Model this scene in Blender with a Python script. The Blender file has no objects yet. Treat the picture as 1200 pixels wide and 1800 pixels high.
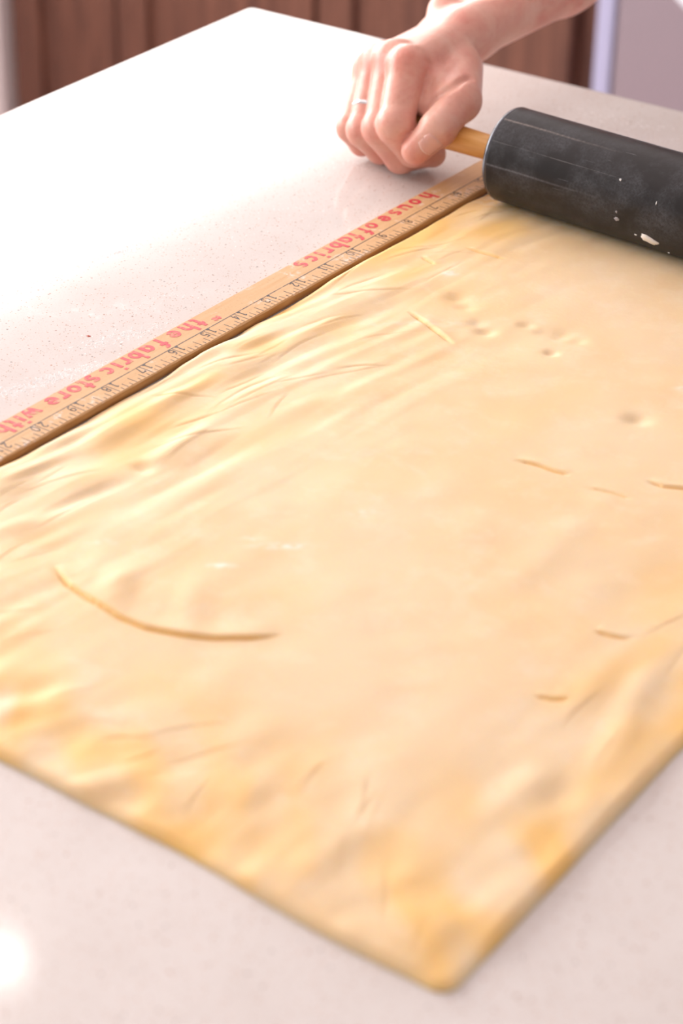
import bpy, math, random
import numpy as np
from mathutils import Vector, Matrix, Euler

random.seed(7); np.random.seed(7)
SC = bpy.context.scene
COL = SC.collection
IN = 0.0254

# ---------------------------------------------------------------- camera
cam_d = bpy.data.cameras.new('camera'); cam = bpy.data.objects.new('camera', cam_d); COL.objects.link(cam)
cam_d.sensor_fit = 'VERTICAL'; cam_d.sensor_height = 36.0; cam_d.sensor_width = 24.0
cam_d.lens = 80.05; cam_d.clip_start = 0.02; cam_d.clip_end = 60
_r = Vector((0.8100044, 0.58619319, 0.01644434)); _u = Vector((-0.31059805, 0.4050628, 0.85991452)); _w = Vector((-0.49741504, 0.70164212, -0.51017311))
m = Matrix((( _r.x, _u.x, -_w.x, 0.66593814), (_r.y, _u.y, -_w.y, -1.19478068), (_r.z, _u.z, -_w.z, 0.5217052), (0, 0, 0, 1)))
cam.matrix_world = m
cam_d.dof.use_dof = True; cam_d.dof.focus_distance = 1.185; cam_d.dof.aperture_fstop = 7.5
SC.camera = cam

# ---------------------------------------------------------------- light
world = bpy.data.worlds.new('sky'); SC.world = world; world.use_nodes = True
bg = world.node_tree.nodes['Background']; bg.inputs[0].default_value = (0.93, 0.96, 1.0, 1); bg.inputs[1].default_value = 0.62

def area_lamp(name, loc, target, sx, sy, watts, color):
    l = bpy.data.lights.new(name, 'AREA'); l.shape = 'RECTANGLE'; l.size = sx; l.size_y = sy; l.energy = watts; l.color = color
    o = bpy.data.objects.new(name, l); COL.objects.link(o); o.location = loc
    d = Vector(target) - Vector(loc); o.rotation_euler = d.to_track_quat('-Z', 'Y').to_euler()
    return o
WALL_X, HEAD, SILL = -1.85, 1.10, 0.12
WIN = [(-1.30, 1.10), (1.22, 2.55)]
for k, (a, b) in enumerate(WIN):
    # daylight entering through each window of the left wall
    area_lamp('window_daylight', (WALL_X + 0.012, (a + b) / 2, (SILL + HEAD) / 2), (0, (a + b) / 2, (SILL + HEAD) / 2), b - a, HEAD - SILL, (36, 21)[k] * (b - a), (1.0, 0.985, 0.97))
# added fill lamp behind the camera for soft light from the open room
area_lamp('room_fill', (0.9, -2.3, 1.25), (0.1, -0.2, 0.0), 2.2, 1.3, 6, (1.0, 0.96, 0.93))

SC.view_settings.view_transform = 'Standard'; SC.view_settings.look = 'None'
SC.view_settings.exposure = -0.12; SC.view_settings.gamma = 1.0; SC.view_settings.use_curve_mapping = False
SC.cycles.use_denoising = True
SC.cycles.max_bounces = 8

# ---------------------------------------------------------------- helpers
def mat(name, color=(0.8, 0.8, 0.8), rough=0.5, metal=0.0, spec=0.5, sss=0.0, radius=(1, .2, .1), scale=0.01):
    M = bpy.data.materials.new(name); M.use_nodes = True
    b = M.node_tree.nodes['Principled BSDF']
    b.inputs['Base Color'].default_value = (*color, 1); b.inputs['Roughness'].default_value = rough
    b.inputs['Metallic'].default_value = metal; b.inputs['Specular IOR Level'].default_value = spec
    if sss:
        b.inputs['Subsurface Weight'].default_value = sss; b.inputs['Subsurface Radius'].default_value = radius; b.inputs['Subsurface Scale'].default_value = scale
    return M
class NT:
    def __init__(s, M): s.t = M.node_tree; s.b = s.t.nodes['Principled BSDF']
    def n(s, kind, **kw):
        x = s.t.nodes.new(kind)
        for k, v in kw.items():
            if k in x.inputs.keys(): x.inputs[k].default_value = v
            else: setattr(x, k, v)
        return x
    def l(s, a, b): s.t.links.new(a, b)
    def coord(s, scale=(1, 1, 1)):
        tc = s.n('ShaderNodeTexCoord'); mp = s.n('ShaderNodeMapping'); s.l(tc.outputs['Object'], mp.inputs[0]); mp.inputs['Scale'].default_value = scale
        return mp.outputs[0]
    def noise(s, vec, scale, detail=3, rough=0.5, dist=0):
        x = s.n('ShaderNodeTexNoise', Scale=scale, Detail=detail, Roughness=rough, Distortion=dist); s.l(vec, x.inputs['Vector']); return x
    def ramp(s, fac, stops):
        x = s.n('ShaderNodeValToRGB'); e = x.color_ramp.elements
        while len(e) < len(stops): e.new(0.5)
        for i, (p, c) in enumerate(stops):
            e[i].position = p; e[i].color = (*c, 1) if len(c) == 3 else c
        s.l(fac, x.inputs[0]); return x.outputs[0]
    def mix(s, fac, a, b, mode='MIX'):
        x = s.n('ShaderNodeMix', data_type='RGBA', blend_type=mode)
        for sock, v in ((x.inputs[0], fac), (x.inputs[6], a), (x.inputs[7], b)):
            if hasattr(v, 'node'): s.l(v, sock)
            elif isinstance(v, (int, float)): sock.default_value = v
            else: sock.default_value = (*v, 1)
        return x.outputs[2]
    def math(s, op, a, b=0.0):
        x = s.n('ShaderNodeMath', operation=op)
        for sock, v in ((x.inputs[0], a), (x.inputs[1], b)):
            if hasattr(v, 'node'): s.l(v, sock)
            else: sock.default_value = v
        return x.outputs[0]
    def bump(s, h, strength, dist):
        x = s.n('ShaderNodeBump', Strength=strength, Distance=dist); s.l(h, x.inputs['Height']); s.l(x.outputs[0], s.b.inputs['Normal']); return x
    def color(s, c): s.l(c, s.b.inputs['Base Color'])

def mesh_obj(name, verts, faces, material=None, parent=None, smooth=False):
    me = bpy.data.meshes.new(name)
    V = np.asarray(verts, dtype=np.float32)
    if isinstance(faces, np.ndarray):
        nf, k = faces.shape
        me.vertices.add(len(V)); me.vertices.foreach_set('co', V.ravel())
        me.loops.add(nf * k); me.loops.foreach_set('vertex_index', faces.astype(np.int32).ravel())
        me.polygons.add(nf); me.polygons.foreach_set('loop_start', np.arange(0, nf * k, k, dtype=np.int32))
        me.update(calc_edges=True); me.validate()
    else:
        me.from_pydata([tuple(map(float, v)) for v in V], [], faces); me.update()
    if smooth: me.polygons.foreach_set('use_smooth', np.ones(len(me.polygons), dtype=bool))
    if material: me.materials.append(material)
    o = bpy.data.objects.new(name, me); COL.objects.link(o)
    if parent: o.parent = parent
    return o
def empty(name, loc=(0, 0, 0), rot=(0, 0, 0)):
    o = bpy.data.objects.new(name, None); COL.objects.link(o); o.location = loc; o.rotation_euler = rot; o.empty_display_size = .05
    return o
def tag(o, label=None, cat=None, group=None, kind=None):
    if label: o['label'] = label
    if cat: o['category'] = cat
    if group: o['group'] = group
    if kind: o['kind'] = kind
    return o
class MB:
    """collects boxes, lathes and prisms into one mesh"""
    def __init__(s): s.v = []; s.f = []
    def add(s, v, f):
        n = len(s.v); s.v += [tuple(map(float, p)) for p in v]; s.f += [tuple(i + n for i in q) for q in f]; return s
    def box(s, x0, x1, y0, y1, z0, z1):
        return s.add([(x0, y0, z0), (x1, y0, z0), (x1, y1, z0), (x0, y1, z0), (x0, y0, z1), (x1, y0, z1), (x1, y1, z1), (x0, y1, z1)],
                     [(0, 3, 2, 1), (4, 5, 6, 7), (0, 1, 5, 4), (1, 2, 6, 5), (2, 3, 7, 6), (3, 0, 4, 7)])
    def lathe_x(s, prof, n=64, c=(0, 0, 0)):
        v = []; f = []
        for x, r in prof:
            for k in range(n):
                a = 2 * math.pi * k / n; v.append((c[0] + x, c[1] + r * math.cos(a), c[2] + r * math.sin(a)))
        for i in range(len(prof) - 1):
            for k in range(n):
                a = i * n + k; b = i * n + (k + 1) % n; f.append((a, a + n, b + n, b))
        f.append(tuple(range(n))); f.append(tuple(reversed(range((len(prof) - 1) * n, len(prof) * n))))
        return s.add(v, f)
    def build(s, name, material=None, parent=None, smooth=False, bevel=0, seg=2):
        o = mesh_obj(name, s.v, s.f, material, parent, smooth)
        if bevel:
            b = o.modifiers.new('bevel', 'BEVEL'); b.width = bevel; b.segments = seg; b.limit_method = 'ANGLE'; b.angle_limit = math.radians(40)
        return o
def smooth_by_angle(o, deg=40):
    me = o.data; me.polygons.foreach_set('use_smooth', np.ones(len(me.polygons), dtype=bool))
    me.set_sharp_from_angle(angle=math.radians(deg))

# ---------------------------------------------------------------- materials
def quartz_mat():
    M = mat('speckled_quartz', rough=0.09, spec=0.5); t = NT(M); c = t.coord()
    base = t.ramp(t.noise(c, 22, 4, .6).outputs[0], [(.3, (.680, .622, .588)), (.7, (.725, .676, .646))])
    fine = t.noise(c, 900, 2, .6).outputs[0]
    base = t.mix(t.math('MULTIPLY', t.math('GREATER_THAN', fine, .60), .22), base, (.56, .42, .36))
    for sc, th, size, cols in ((640, .70, .24, ((.46, .24, .14), (.34, .20, .14), (.62, .32, .18))), (380, .93, .22, ((.25, .18, .15), (.48, .20, .10), (.28, .25, .24)))):
        vor = t.n('ShaderNodeTexVoronoi', Scale=float(sc)); t.l(c, vor.inputs['Vector'])
        sep = t.n('ShaderNodeSeparateColor'); t.l(vor.outputs['Color'], sep.inputs[0])
        on = t.math('MULTIPLY', t.math('GREATER_THAN', sep.outputs[0], th), t.math('LESS_THAN', vor.outputs['Distance'], size))
        colr = t.ramp(sep.outputs[1], [(.2, cols[0]), (.5, cols[1]), (.8, cols[2])])
        base = t.mix(t.math('MULTIPLY', on, .8), base, colr)
    # thin film of flour
    fl = t.ramp(t.noise(c, 14, 5, .65, .6).outputs[0], [(.62, (0, 0, 0)), (.80, (1, 1, 1))])
    fl2 = t.ramp(t.noise(c, 160, 4, .7).outputs[0], [(.48, (0, 0, 0)), (.62, (1, 1, 1))])
    film = t.math('MULTIPLY', t.math('MULTIPLY', fl, fl2), .25)
    base = t.mix(film, base, (.86, .82, .80))
    t.color(base)
    rr = t.n('ShaderNodeMapRange'); t.l(film, rr.inputs[0]); rr.inputs[1].default_value = 0; rr.inputs[2].default_value = .25; rr.inputs[3].default_value = .09; rr.inputs[4].default_value = .40
    t.l(rr.outputs[0], t.b.inputs['Roughness'])
    return M
def wood_mat(name, dark, light, axis=(1, 14, 14), scale=7.0, rough=.4, bump=.0):
    M = mat(name, rough=rough); t = NT(M); c = t.coord(axis)
    n = t.noise(c, scale, 5, .6, .8).outputs[0]
    t.color(t.ramp(n, [(.28, dark), (.72, light)]))
    if bump: t.bump(n, bump, .002)
    return M
def ruler_mat():
    M = mat('varnished_maple', rough=.55, spec=.25); t = NT(M); c = t.coord((14, 1, 14))
    n = t.noise(c, 24, 5, .6, .4).outputs[0]
    base = t.ramp(n, [(.25, (.62, .360, .165)), (.75, (.72, .450, .240))])
    sp = t.noise(t.coord(), 900, 2, .6).outputs[0]
    base = t.mix(t.math('MULTIPLY', t.math('GREATER_THAN', sp, .63), .25), base, (.36, .20, .10))
    # flour smears
    f1 = t.noise(t.coord(), 42, 3, .6, .5).outputs[0]; f2 = t.noise(t.coord(), 380, 4, .7).outputs[0]
    fl = t.math('MULTIPLY', t.ramp(f1, [(.57, (0, 0, 0)), (.68, (1, 1, 1))]), t.ramp(f2, [(.46, (0, 0, 0)), (.60, (1, 1, 1))]))
    base = t.mix(t.math('MULTIPLY', fl, .75), base, (.88, .82, .78))
    t.color(base); return M
def ink_mat(name, col, wear_lo, wear_hi, under=(.66, .38, .18)):
    M = mat(name, rough=.5); t = NT(M)
    n = t.noise(t.coord(), 260, 3, .65).outputs[0]
    t.color(t.mix(t.ramp(n, [(wear_lo, (0, 0, 0)), (wear_hi, (1, 1, 1))]), col, under)); return M
def dough_mat():
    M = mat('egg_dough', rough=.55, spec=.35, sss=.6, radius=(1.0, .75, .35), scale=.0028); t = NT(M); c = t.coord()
    n1 = t.noise(c, 11, 4, .55, .4).outputs[0]
    base = t.ramp(n1, [(.30, (.815, .575, .310)), (.50, (.825, .620, .375)), (.70, (.830, .640, .415))])
    dust = t.noise(c, 55, 5, .65, .3).outputs[0]
    base = t.mix(t.math('MULTIPLY', t.ramp(dust, [(.50, (0, 0, 0)), (.72, (1, 1, 1))]), .30), base, (.93, .80, .62))
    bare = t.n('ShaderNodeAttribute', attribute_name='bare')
    base = t.mix(bare.outputs['Fac'], base, (.88, .545, .185))  # less floured edges, plus orange crease shade painted along cracks and fold
    at = t.n('ShaderNodeAttribute', attribute_name='flour')
    base = t.mix(at.outputs['Fac'], base, (.90, .82, .71))
    t.color(base)
    t.bump(t.noise(c, 420, 4, .6).outputs[0], .10, .0008)
    return M
def skin_mat():
    M = mat('skin', rough=.40, spec=.45, sss=.22, radius=(1.0, .32, .16), scale=.006); t = NT(M); c = t.coord()
    n = t.noise(c, 38, 4, .6, .5).outputs[0]
    base = t.ramp(n, [(.32, (.670, .275, .215)), (.55, (.735, .390, .305)), (.75, (.770, .470, .375))])
    sp = t.noise(c, 260, 3, .6).outputs[0]
    base = t.mix(t.math('MULTIPLY', t.ramp(sp, [(.55, (0, 0, 0)), (.72, (1, 1, 1))]), .22), base, (.52, .20, .14))
    at = t.n('ShaderNodeAttribute', attribute_name='flush')
    base = t.mix(at.outputs['Fac'], base, (.700, .190, .125))
    t.color(base)
    v = t.n('ShaderNodeTexVoronoi', Scale=620.0); t.l(c, v.inputs['Vector'])
    h = t.math('ADD', t.math('MULTIPLY', v.outputs['Distance'], .15), t.noise(c, 190, 4, .6).outputs[0])
    t.bump(h, .28, .0010)
    return M
def roller_mat():
    M = mat('worn_black_nonstick', rough=.36, spec=.27); t = NT(M); c = t.coord()
    cx = t.coord((1, 1, 1))
    n = t.noise(c, 45, 5, .65, .3).outputs[0]
    fine = t.noise(c, 700, 3, .7).outputs[0]
    haze = t.math('MULTIPLY', t.ramp(n, [(.42, (0, 0, 0)), (.72, (1, 1, 1))]), t.ramp(fine, [(.35, (.2, .2, .2)), (.7, (1, 1, 1))]))
    base = t.mix(t.math('MULTIPLY', haze, .6), (.020, .018, .018), (.115, .115, .130))
    # hairline scratches
    for rot, s in ((.5, 34), (-.35, 26), (1.1, 40)):
        mp = t.n('ShaderNodeMapping'); mp.inputs['Rotation'].default_value = (0.3, .2, rot); mp.inputs['Scale'].default_value = (2.2, 60, 60)
        tc = t.n('ShaderNodeTexCoord'); t.l(tc.outputs['Object'], mp.inputs[0])
        w = t.noise(mp.outputs[0], s * .6, 2, .5, .1).outputs[0]
        line = t.math('MULTIPLY', t.math('GREATER_THAN', w, .765), .28)
        base = t.mix(line, base, (.34, .33, .35))
    # long pale lines running along the pin
    tc = t.n('ShaderNodeTexCoord'); sp = t.n('ShaderNodeSeparateXYZ'); t.l(tc.outputs['Object'], sp.inputs[0])
    an = t.math('ARCTAN2', sp.outputs[2], sp.outputs[1])
    wob = t.math('MULTIPLY', t.noise(t.coord((30, 0, 0)), 1.0, 2).outputs[0], .05)
    for deg, wd, x0, x1, col in ((114, .034, .026, .11, (.40, .33, .29)), (174, .030, .03, .105, (.22, .22, .24)), (145, .014, .06, .13, (.30, .28, .28))):
        d = t.math('ABSOLUTE', t.math('SUBTRACT', t.math('ADD', an, wob), math.radians((deg + 35 + 180) % 360 - 180) + .025))
        ln = t.n('ShaderNodeMapRange'); t.l(d, ln.inputs[0]); ln.inputs[1].default_value = wd; ln.inputs[2].default_value = 0; ln.inputs[3].default_value = 0; ln.inputs[4].default_value = 1
        fx = t.n('ShaderNodeMapRange'); t.l(sp.outputs[0], fx.inputs[0]); fx.inputs[1].default_value = x1; fx.inputs[2].default_value = x0 + .02; fx.inputs[3].default_value = 0; fx.inputs[4].default_value = 1
        br = t.ramp(fine, [(.3, (.3, .3, .3)), (.6, (1, 1, 1))])
        base = t.mix(t.math('MULTIPLY', t.math('MULTIPLY', ln.outputs[0], fx.outputs[0]), t.math('MULTIPLY', br, .55)), base, col)
    t.color(base)
    r = t.n('ShaderNodeMapRange'); t.l(n, r.inputs[0]); r.inputs[1].default_value = .3; r.inputs[2].default_value = .75; r.inputs[3].default_value = .30; r.inputs[4].default_value = .48
    t.l(r.outputs[0], t.b.inputs['Roughness'])
    return M
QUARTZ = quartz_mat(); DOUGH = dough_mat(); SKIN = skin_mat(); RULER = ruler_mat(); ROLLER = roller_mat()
CABINET = wood_mat('dark_walnut', (.085, .033, .022), (.215, .088, .055), (16, 16, 1.2), 5.0, .45)
RIM = mat('polished_rim', (.10, .10, .115), .22, .6)
HANDLE = wood_mat('oiled_beech_handle', (.74, .350, .085), (.90, .500, .170), (1.2, 16, 16), 30.0, .35)
FLOOR = wood_mat('pale_floor', (.62, .45, .44), (.74, .58, .57), (2, 16, 2), 3.0, .4)
PAINT = mat('white_paint', (.86, .78, .77), .6)
STEEL = mat('brushed_steel', (.36, .30, .335), .42, .35)
TRIM_STEEL = mat('bright_steel', (.50, .51, .72), .38, .2)
RED = ink_mat('red_print', (.62, .040, .060), .50, .78); BLACK = ink_mat('black_print', (.035, .022, .022), .54, .80)
FLOUR = mat('flour', (.88, .86, .85), .9, sss=.3, radius=(1, 1, 1), scale=.002)
NAIL = mat('nail', (.74, .40, .33), .22, sss=.25, radius=(1, .4, .3), scale=.003)
NAILTIP = mat('nail_free_edge', (.86, .72, .62), .3)
SILVER = mat('silver', (.82, .82, .84), .18, 1.0)
CLOTH = mat('towel_cotton', (.80, .82, .88), .9)
SLEEVE = mat('shirt_cotton', (.42, .45, .55), .9)
LAMP = mat('lamp_glass', (1, 1, 1), .5)
LAMP.node_tree.nodes['Principled BSDF'].inputs['Emission Color'].default_value = (1, .95, .86, 1)
LAMP.node_tree.nodes['Principled BSDF'].inputs['Emission Strength'].default_value = 45.0
GLASS = mat('window_glass', (1, 1, 1), .02); GLASS.node_tree.nodes['Principled BSDF'].inputs['Transmission Weight'].default_value = 1.0

# ---------------------------------------------------------------- the room
FZ = -0.92; CZ = 1.50
tag(MB().box(-1.85, 2.6, -2.6, 4.2, FZ - .1, FZ).build('floor', FLOOR), 'pale floor of the kitchen', kind='structure')
tag(MB().box(-1.99, 2.6, 4.2, 4.3, FZ, CZ).build('wall_back', mat('maroon_reflection', (.16, .075, .07), .7)), kind='structure')  # unseen wall, coloured dark only for its reflection in the roller
w = MB(); ys = [-2.6, WIN[0][0], WIN[0][1], WIN[1][0], WIN[1][1], 4.2]
for a, b in ((0, 1), (2, 3), (4, 5)): w.box(WALL_X - .14, WALL_X, ys[a], ys[b], FZ, CZ)
for a, b in WIN:
    w.box(WALL_X - .14, WALL_X, a, b, FZ, SILL); w.box(WALL_X - .14, WALL_X, a, b, HEAD, CZ)
tag(w.build('wall_left', PAINT), kind='structure')
for i, (a, b) in enumerate(WIN):
    f = MB(); x0, x1 = WALL_X - .10, WALL_X - .04
    f.box(x0, x1, a, b, SILL, SILL + .05); f.box(x0, x1, a, b, HEAD - .05, HEAD)
    f.box(x0, x1, a, a + .05, SILL + .05, HEAD - .05); f.box(x0, x1, b - .05, b, SILL + .05, HEAD - .05)
    wo = tag(f.build('window_%d' % (i + 1), PAINT, bevel=.004), kind='structure')
    MB().box(WALL_X - .074, WALL_X - .068, a + .05, b - .05, SILL + .05, HEAD - .05).build('pane', GLASS, wo)
tag(MB().box(-1.99, 2.6, -2.6, 4.3, CZ, CZ + .1).build('ceiling', PAINT), kind='structure')

tag(MB().box(WALL_X, -1.618, 1.135, 1.215, FZ, -.03).build('pale_block_1', PAINT, bevel=.004), kind='structure')  # made-up low white block, added to catch window light as a pale strip
# recessed lamp whose mirror image shows on the counter
dl = tag(empty('ceiling_light', (-1.005, 0.385, CZ)), 'small round recessed lamp in the ceiling, mirrored as a white spot on the counter', 'lamp')
rg = []; n = 48
v = []; f = []
for k in range(n):
    a = 2 * math.pi * k / n; ca, sa = math.cos(a), math.sin(a)
    v += [(ca * .062, sa * .062, 0), (ca * .062, sa * .062, -.006), (ca * .030, sa * .030, -.008), (ca * .026, sa * .026, 0)]
for k in range(n):
    a = 4 * k; b = 4 * ((k + 1) % n)
    for j in range(3): f.append((a + j, b + j, b + j + 1, a + j + 1))
mesh_obj('bezel', v, f, PAINT, dl, True)
mesh_obj('bulb_lens', [(math.cos(2 * math.pi * k / n) * .047, math.sin(2 * math.pi * k / n) * .026, -.003) for k in range(n)], [tuple(reversed(range(n)))], LAMP, dl)

# ---------------------------------------------------------------- island: base and worktop
ROT = math.radians(1.487); CORNER = (-0.3113, 0.0588, 0.0)
base = tag(empty('island_cabinet', (CORNER[0], CORNER[1], FZ), (0, 0, ROT)), 'dark wooden island base under the pale quartz counter', 'cabinet')
MB().box(.05, 1.65, -1.02, -.05, .09, -FZ - .032).build('body', CABINET, base, bevel=.003)
MB().box(.10, 1.60, -.98, -.12, 0, .09).build('plinth', CABINET, base)
ct = MB()
def rrect(x0, x1, y0, y1, r, n=6):
    p = []
    for cx, cy, a0 in ((x1 - r, y1 - r, 0), (x0 + r, y1 - r, 90), (x0 + r, y0 + r, 180), (x1 - r, y0 + r, 270)):
        for k in range(n + 1):
            a = math.radians(a0 + 90 * k / n); p.append((cx + r * math.cos(a), cy + r * math.sin(a)))
    return p
prof = [(0, -.032)] ; rings = []
for inset, z in ((.003, -.032), (0, -.029), (0, -.0035), (.0004, -.002), (.0013, -.0008), (.003, -.0001), (.006, 0)):
    rings.append([(x, y, z) for x, y in rrect(inset, 1.70 - inset, -1.07 + inset, -inset, .006 - min(inset, .004))])
v = [q for r_ in rings for q in r_]; N = len(rings[0]); f = []
for i in range(len(rings) - 1):
    for k in range(N): f.append((i * N + k, i * N + (k + 1) % N, (i + 1) * N + (k + 1) % N, (i + 1) * N + k))
f.append(tuple(range((len(rings) - 1) * N, len(rings) * N))); f.append(tuple(reversed(range(N))))
top = mesh_obj('countertop', v, f, QUARTZ); top.location = CORNER; top.rotation_euler = (0, 0, ROT); smooth_by_angle(top, 50)
tag(top, 'pale speckled quartz countertop dusted with flour under the dough', 'countertop')

# ---------------------------------------------------------------- cabinets behind
def cabinet(x0, x1, doors, label):
    o = tag(empty('base_cabinet', ((x0 + x1) / 2, 1.45, FZ)), label, 'cabinet')
    xm = (x0 + x1) / 2
    MB().box(x0 - xm, x1 - xm, -.278, .30, .10, .88).build('body', CABINET, o)
    MB().box(x0 - xm, x1 - xm, -.22, .30, 0, .10).build('plinth', CABINET, o)
    for a, b, st in doors:
        a -= xm; b -= xm; d = MB(); y0, y1 = -.300, -.280
        d.box(a, a + st, y0, y1, .12, .86); d.box(b - st, b, y0, y1, .12, .86)
        d.box(a + st, b - st, y0, y1, .12, .12 + st); d.box(a + st, b - st, y0, y1, .86 - st, .86)
        dr = d.build('door', CABINET, o, bevel=.002)
        MB().box(a + st - .002, b - st + .002, -.291, -.284, .12 + st - .002, .86 - st + .002).build('panel', CABINET, dr, bevel=.0015)
    return o
cabinet(-1.605, -1.055, [(-1.602, -1.405, .052), (-1.400, -1.058, .055)], 'dark wooden two-door base cabinet at far left behind the counter corner')
cabinet(-1.053, -0.632, [(-1.050, -0.668, .055)], 'brown wooden base cabinet behind the wrist, between the two-door cabinet and the steel dishwasher')
# dishwasher
dw = tag(empty('dishwasher', (-0.33, 1.45, FZ)), 'grey steel dishwasher front with a bright edge at the top right of the photo', 'dishwasher')
MB().box(-.30, .30, -.270, .30, .10, .88).build('body', PAINT, dw)
MB().box(-.28, .30, -.22, .30, 0, .10).build('plinth', CABINET, dw)
MB().box(-.276, .298, -.302, -.272, .11, .80).build('door', STEEL, dw, bevel=.004)
MB().box(-.302, -.278, -.304, -.272, .10, .88).build('edge_strip', TRIM_STEEL, dw, bevel=.003)
MB().box(-.276, .298, -.302, -.272, .803, .88).build('control_panel', STEEL, dw, bevel=.003)
hb = MB(); hb.lathe_x([(-.22, .009), (.24, .009)], 20, (0, -.345, .755)); hb.box(-.20, -.18, -.345, -.300, .748, .762); hb.box(.20, .22, -.345, -.300, .748, .762)
hbo = hb.build('handle', TRIM_STEEL, dw); smooth_by_angle(hbo)
# towel hanging over the handle
v = []; f = []; nx, nz = 14, 26
for j in range(nz + 1):
    for i in range(nx + 1):
        s = i / nx; tt = j / nz
        x = -.492 + .20 * s + .014 * math.sin(5 * tt + 2 * s) ; L = .130 + .12 * s
        if tt < .1: y = 1.45 - .345 + .012 - .024 * (tt / .1); z = FZ + .755 + .012 * math.sin(math.pi * tt / .1 * .5) 
        else: y = 1.45 - .345 - .014 - .010 * math.sin(9 * s) * tt; z = FZ + .765 - L * (tt - .1) / .9 * (1.0)
        v.append((x, y, z))
for j in range(nz):
    for i in range(nx): a = j * (nx + 1) + i; f.append((a, a + 1, a + nx + 2, a + nx + 1))
tw = mesh_obj('dish_towel', v, f, CLOTH, None, True); so = tw.modifiers.new('thick', 'SOLIDIFY'); so.thickness = .004
tag(tw, 'pale bluish dish towel hanging on the steel dishwasher front', 'towel')

# ---------------------------------------------------------------- yardstick
RZ0, RZ1 = 0.0002, 0.0055
XR0, XR1 = -0.58 * IN, 0.42 * IN
ru = tag(empty('yardstick', (0, -0.45, RZ0)), 'worn wooden yardstick with red lettering and black inch marks along the dough edge', 'ruler')
L0, L1 = -2.2 * IN + .45, -36 * IN + .45
v = []; ny = 160; f = []
pr = [(XR0, .0005), (XR0, .0046), (XR0 + .0005, .0053), (XR1 - .0007, .0053), (XR1, .0046), (XR1 + .0003, .0024), (XR1 - .0003, .0004), (XR0 + .0006, 0)]
for j in range(ny + 1):
    y = L0 + (L1 - L0) * j / ny
    for i, (x, z) in enumerate(pr):
        dx = random.gauss(0, .00014) if i in (3, 4, 5) else 0; v.append((x + dx, y, z))
K = len(pr)
for j in range(ny):
    for i in range(K): a = j * K + i; b = j * K + (i + 1) % K; f.append((a, b, b + K, a + K))
f.append(tuple(range(K))); f.append(tuple(reversed(range(ny * K, ny * K + K))))
blank = mesh_obj('blank', v, f, RULER, ru); smooth_by_angle(blank, 30)
blank.data.materials.append(wood_mat('ruler_edge_grain', (.40, .19, .055), (.56, .29, .10), (14, 1, 14), 30.0, .5))
for p in blank.data.polygons:
    if p.index < ny * K and p.index % K in (4, 5): p.material_index = 1

def ribbon(mb, pts, wdt, z0, z1, place):
    """flat stroke: pts in glyph units -> quads"""
    for i in range(1, len(pts) - 1):          # break the stroke at sharp corners
        a, b, c = np.array(pts[i - 1], float), np.array(pts[i], float), np.array(pts[i + 1], float); d, e = b - a, c - b
        if d @ e < .55 * np.linalg.norm(d) * np.linalg.norm(e):
            d = d / np.linalg.norm(d) * wdt * .35; ribbon(mb, pts[:i] + [tuple(b + d)], wdt, z0, z1, place); ribbon(mb, pts[i:], wdt, z0, z1, place); return
    P = np.array(pts, float)
    n = len(P); N_ = []
    for i in range(n):
        d = P[min(i + 1, n - 1)] - P[max(i - 1, 0)]; d /= (np.linalg.norm(d) + 1e-9); N_.append((-d[1], d[0]))
    N_ = np.array(N_) * wdt / 2
    A = P + N_; B = P - N_; z1 = z1 + random.random() * .00004
    vv = []; ff = []
    for i in range(n):
        for q in (A[i], B[i]): x, y = place(*q); vv += [(x, y, z1), (x, y, z0)]
    for i in range(n - 1):
        a = 4 * i; ff += [(a, a + 2, a + 6, a + 4), (a, a + 4, a + 5, a + 1), (a + 2, a + 3, a + 7, a + 6)]
    ff += [(0, 1, 3, 2), (4 * n - 4, 4 * n - 2, 4 * n - 1, 4 * n - 3)]
    mb.add(vv, ff)
def arc(cx, cy, rx, ry, a0, a1, n=14):
    return [(cx + rx * math.cos(math.radians(a0 + (a1 - a0) * i / n)), cy + ry * math.sin(math.radians(a0 + (a1 - a0) * i / n))) for i in range(n + 1)]
# lower-case glyphs, x-height 1, stroke about .27
G = {
 't': [[(.30, 1.42), (.30, .30)], arc(.50, .28, .20, .20, 180, 285, 8), [(.02, .93), (.60, .93)]],
 'h': [[(.12, 1.5), (.12, 0)], arc(.40, .58, .28, .33, 180, 0) + [(.68, .0)]],
 'e': [[(.14, .50), (.72, .50)], arc(.42, .5, .32, .40, 0, 325, 22)],
 'f': [arc(.50, 1.22, .22, .22, 60, 180, 8) + [(.28, 0)], [(.02, .93), (.62, .93)]],
 'a': [arc(.38, .5, .28, .38, 0, 360, 22), [(.70, .95), (.70, 0)]],
 'b': [[(.12, 1.5), (.12, 0)], arc(.42, .5, .28, .38, 0, 360, 22)],
 'r': [[(.14, .98), (.14, 0)], arc(.42, .56, .28, .34, 180, 50, 8)],
 'i': [[(.12, .98), (.12, 0)], [(.12, 1.22), (.12, 1.46)]],
 'c': [arc(.42, .5, .30, .38, 40, 320, 18)],
 's': [arc(.36, .70, .24, .20, 35, 270, 10) + arc(.36, .28, .26, .22, 90, -145, 10)],
 'o': [arc(.40, .5, .30, .38, 0, 360, 24)],
 'u': [[(.12, .98), (.12, .42)] + arc(.40, .42, .28, .32, 180, 360), [(.70, .98), (.70, 0)]],
 'w': [[(.02, .98), (.26, .04), (.50, .80), (.74, .04), (.98, .98)]],
 '"': [[(.10, 1.05), (.06, 1.30), (.16, 1.50)], [(.44, 1.05), (.40, 1.30), (.50, 1.50)]],
}
SURF0, SURF1 = .0053, .00537
XLINE = 0.0
xh = .29 * IN
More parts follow.
